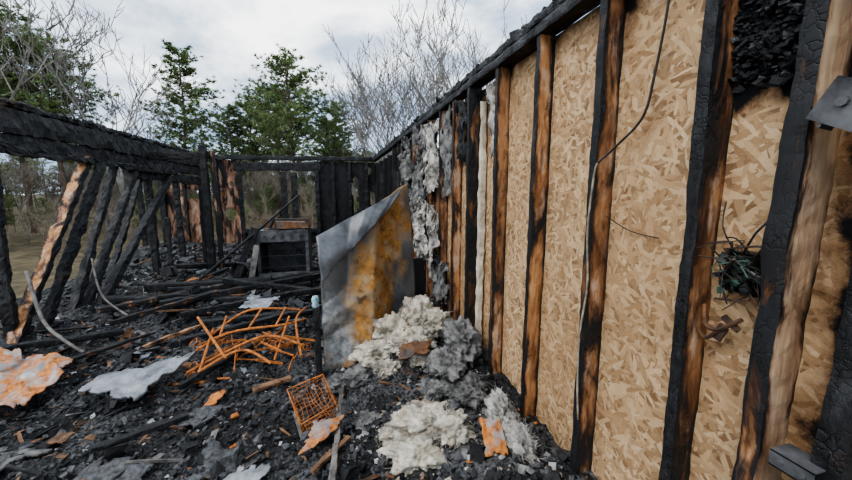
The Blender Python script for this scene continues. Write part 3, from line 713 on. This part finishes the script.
# ------------------------------------------------------------------ mass debris
def scatter(name,n,szr,mats,seed,flat=1.0,elong=1.0,xr=(-3.4,.95),yp=1.7,dz=.0,y0=.85,wts=None,grow=.14,tilt=.6):
    rr=random.Random(seed); b=MB()
    for k in range(n):
        y=y0+(rr.random()**yp)*(8.3-y0); x=rr.uniform(*xr)
        s=szr[0]+(szr[1]-szr[0])*rr.random()**2.8
        s*=1+grow*(y-1)
        lx=s*rr.uniform(.8,1.5)*elong; ly=s*rr.uniform(.6,1.1); lz=s*rr.uniform(.5,1.0)*flat
        m=rr.choices(range(len(mats)),wts)[0] if wts else rr.randrange(len(mats))
        b.chunk((x,y,gz(x,y)+lz*.35+dz),(lx,ly,lz),Euler((rr.uniform(-tilt,tilt),rr.uniform(-tilt,tilt),rr.uniform(0,6.3))),m,.45,rr)
    return b.build(name,mats)
scatter('charcoal_rubble',26000,(.005,.028),[CHK,CHK2,CHAR],1,wts=[5,5,2],grow=.2)
scatter('charcoal_chunks',1200,(.02,.065),[CHAR,CHK,CHK2],2,wts=[4,4,3],grow=.2)
scatter('charred_splinters',1500,(.006,.016),[CHAR,CHK2,BRN],3,elong=6,flat=.8,wts=[5,4,3],grow=.3,tilt=.4)
scatter('ash_flakes',6500,(.005,.024),[ASH,CHK2,INSG],4,flat=.3,wts=[3,3,5],grow=.2)
scatter('burnt_scraps',1000,(.008,.03),[BRN,RUSTD,RUST],5,flat=.4,elong=1.3,wts=[6,3,1],grow=.25)
scatter('heap_crumbs',1300,(.006,.03),[INS,INSG,ASH],6,xr=(.0,.9),yp=1.5,wts=[3,5,1],flat=.7)
scatter('broken_sheet_scraps',230,(.03,.085),[GALV,STEELD,BRN,RUSTD,CHK2,INSG],8,flat=.10,elong=1.3,wts=[2,3,3,3,4,3],xr=(-2.6,.3),grow=.12,tilt=.45,dz=.015,yp=1.3)
scatter('broken_lath_pieces',90,(.012,.022),[W_DK,BRN,CHAR,STEELD],9,flat=.7,elong=11,wts=[3,3,4,2],xr=(-2.5,.2),grow=.12,tilt=.3,dz=.02,yp=1.2)

# ------------------------------------------------------------------ TREES
BARK=m_plain('bark_grey',(.13,.12,.11),(.27,.25,.23),5,.95,.3,.02,useobj=True,spec=.2)
BARKF=m_plain('bark_brown_grey',(.10,.087,.07),(.22,.19,.155),5,.95,.3,.02,useobj=True,spec=.2)
BARK2=m_plain('bark_pine',(.08,.06,.05),(.20,.15,.12),5,.95,.3,.02,useobj=True,spec=.2)
NEED=m_plain('pine_needles',(.085,.125,.05),(.22,.28,.12),.9,.8,.1,.02,useobj=True,spec=.2)
NEED2=m_plain('young_leaves',(.17,.19,.075),(.32,.33,.14),.9,.8,.1,.02,useobj=True,spec=.2)
BUSH=m_plain('brush_twigs',(.11,.09,.065),(.24,.20,.15),3,.95,.3,.02,useobj=True,spec=.2)
def bare_mesh(name,seed,h,levels=5,spread=.55,minr=.014,mat=BARK,first=.42,kids=(3,3,4)):
    rr=random.Random(seed); b=MB()
    def grow(p,d,L,r,lv):
        pts=[p];rs=[r];n=4
        for i in range(n):
            d=(d+V((rr.uniform(-.13,.13),rr.uniform(-.13,.13),rr.uniform(-.03,.10)))).normalized()
            p=p+d*L/n; pts.append(p); rs.append(max(minr*.7,r*(1-.5*(i+1)/n)))
        b.tube(pts,rs,5 if lv==0 else 3,cap=False)
        if lv>=levels: return
        nk=5 if lv==0 else rr.choice(kids)
        for k in range(nk):
            t=rr.uniform(.35,1) if lv else rr.uniform(.45,1)
            if k==0: t=1
            f_=t*n; i=min(int(f_),n-1); q=pts[i].lerp(pts[i+1],f_-i)
            ax=V((rr.uniform(-1,1),rr.uniform(-1,1),rr.uniform(-.2,.4))).normalized()
            nd=(d*(1-spread*(.3 if k==0 else 1))+ax*spread+V((0,0,.15))).normalized()
            grow(q,nd,L*rr.uniform(.52,.74),max(minr,rs[i]*.6),lv+1)
    grow(V((0,0,-.3)),V((0,0,1)),h*first,h*.014,0)
    hz=max(v.z for v in b.v); k=h/hz
    b.v=[V((v.x,v.y,v.z*k)) for v in b.v]
    o=b.build(name,[mat]); me=o.data; bpy.data.objects.remove(o); return me
def pine_mesh(name,seed,h,start=.35,width=.24,nb=60,mat=NEED,dens=1.0):
    rr=random.Random(seed); b=MB()
    top=V((rr.uniform(-.3,.3),rr.uniform(-.3,.3),h*.97))
    pts=[V((0,0,-.3)).lerp(top,i/8)+V((rr.uniform(-.05,.05),rr.uniform(-.05,.05),0)) for i in range(9)]
    b.tube(pts,[h*.014*(1-.85*i/8) for i in range(9)],6,0)
    def tuft(c,s):
        for k in range(18):
            d=V((rr.gauss(0,1),rr.gauss(0,1),rr.gauss(.25,.7))).normalized()
            e=d.cross(V((rr.gauss(0,1),rr.gauss(0,1),rr.gauss(0,1)))).normalized()*s*.11
            i=len(b.v); b.v+= [c-e,c+e,c+d*s*rr.uniform(.7,1.1)]; b.f.append((i,i+1,i+2)); b.m.append(1)
    for k in range(nb):
        t=start+(1-start)*(k+.5)/nb
        sh=math.sin(min(1,(1-t)/(1-start)*1.0+.14)*math.pi*.62)
        L=h*width*sh*rr.uniform(.45,1.2)+.2
        a=rr.uniform(0,6.283); d=V((math.cos(a),math.sin(a),rr.uniform(.0,.45))).normalized()
        p=pts[0].lerp(top,t); ps=[p]
        for i in range(4): 
            p=p+d*L/4; d=(d+V((rr.uniform(-.15,.15),rr.uniform(-.15,.15),.08))).normalized(); ps.append(p)
        b.tube(ps,[.035,.03,.022,.016,.01],3,0,cap=False)
        nt_=int((7+L*9)*dens)
        for q in range(nt_):
            u=rr.uniform(.25,1.05)*4; i=min(int(u),3); c=ps[i].lerp(ps[i+1],u-i)
            off=L*.12
            tuft(c+V((rr.gauss(0,off),rr.gauss(0,off),rr.gauss(.05,off*.3))),rr.uniform(.15,.26)*h/11)
    o=b.build(name,[BARK2,mat]); me=o.data; bpy.data.objects.remove(o); return me
bares=[bare_mesh('bare_tree_mesh_%d'%i,20+i,10,5,.5+.05*(i%3)) for i in range(5)]
hero=[bare_mesh('open_bare_tree_mesh_%d'%i,220+i,10,5,.5,.019,BARK,.46,(2,3,3)) for i in range(4)]
fbares=[bare_mesh('thicket_tree_mesh_%d'%i,120+i,8,5,.62,.014,BARKF,.36) for i in range(3)]
pines=[pine_mesh('pine_mesh_0',31,10,.40,.25,95),pine_mesh('pine_mesh_1',32,10,.40,.16,80),pine_mesh('pine_mesh_2',33,10,.48,.22,80),pine_mesh('pine_mesh_3',35,10,.3,.24,90)]
green=pine_mesh('young_leaf_mesh',41,10,.2,.3,60,NEED2,.6)
brush=[bare_mesh('brush_mesh_%d'%i,60+i,3.2,4,.8,.008,BUSH,.3) for i in range(3)]
rr=random.Random(77)
def put(name,me,x,y,h,base=10.0,rz=None):
    o=bpy.data.objects.new(name,me); COL.objects.link(o); s=h/base
    o.location=(x,y,-.7+.9*sst(25,70,math.hypot(x,y-4))); o.scale=(s,s,s); o.rotation_euler=(0,0,rr.uniform(0,6.28) if rz is None else rz)
for (i,x,y,h) in [(0,-2.3,23.9,10.4),(1,-8.7,24.5,10.4),(2,-15.2,22.5,11.0),(0,-13.0,21.5,9.4),(3,-7.0,28.1,8.2),(2,.3,30,9.2),(1,-18,22,11.0),(2,-3.8,27,9.4),(0,-16.5,21,9.8),(3,-.4,27,7.4),(2,-6.0,30,9.2)]:
    put('pine_tree',pines[i],x,y,h)
for (i,x,y,h) in [(0,5.8,21.2,12.8),(1,9,22.3,13.2),(2,4.7,25.6,11.5),(3,1,26,9.4),(0,-9.6,20,11.0),(1,-13.0,17,11),(3,-11.3,21.2,10.6),(3,7.3,24,12.4),(0,12,22,12),(2,2.8,24,10),(2,7.5,20,12.2),(1,4.5,23,11.6),(2,-16,18,11.5),(0,3.4,21,10.6),(3,6.6,19,11.5)]:
    put('bare_tree',hero[i],x,y,h)
for k in range(260):
    a=math.radians(rr.uniform(-68,34)); D=rr.uniform(27,58)
    h=D*math.cos(a-.2566)*rr.uniform(.065,.135)+2
    me=rr.choices([bares[k%5],pines[k%4],green],[6,4,1])[0]
    put('bare_tree' if me in bares else ('pine_tree' if me in pines else 'leafing_tree'),me,D*math.sin(a),D*math.cos(a)+2,h)
for k in range(90):
    a=math.radians(rr.uniform(-78,20)); D=rr.uniform(18,30)
    put('thicket_tree',fbares[k%3],D*math.sin(a),D*math.cos(a)+2,rr.uniform(2.6,4.0),8)
for k in range(40):
    a=math.radians(rr.uniform(-80,10)); D=rr.uniform(16,28)
    put('young_pine',pines[3],D*math.sin(a),D*math.cos(a)+2,rr.uniform(1.6,3.2))
for k in range(230):
    a=math.radians(rr.uniform(-80,25)); D=rr.uniform(13,30)
    put('brush_shrub',brush[k%3],D*math.sin(a),D*math.cos(a)+2,rr.uniform(1.2,2.4),3.2)
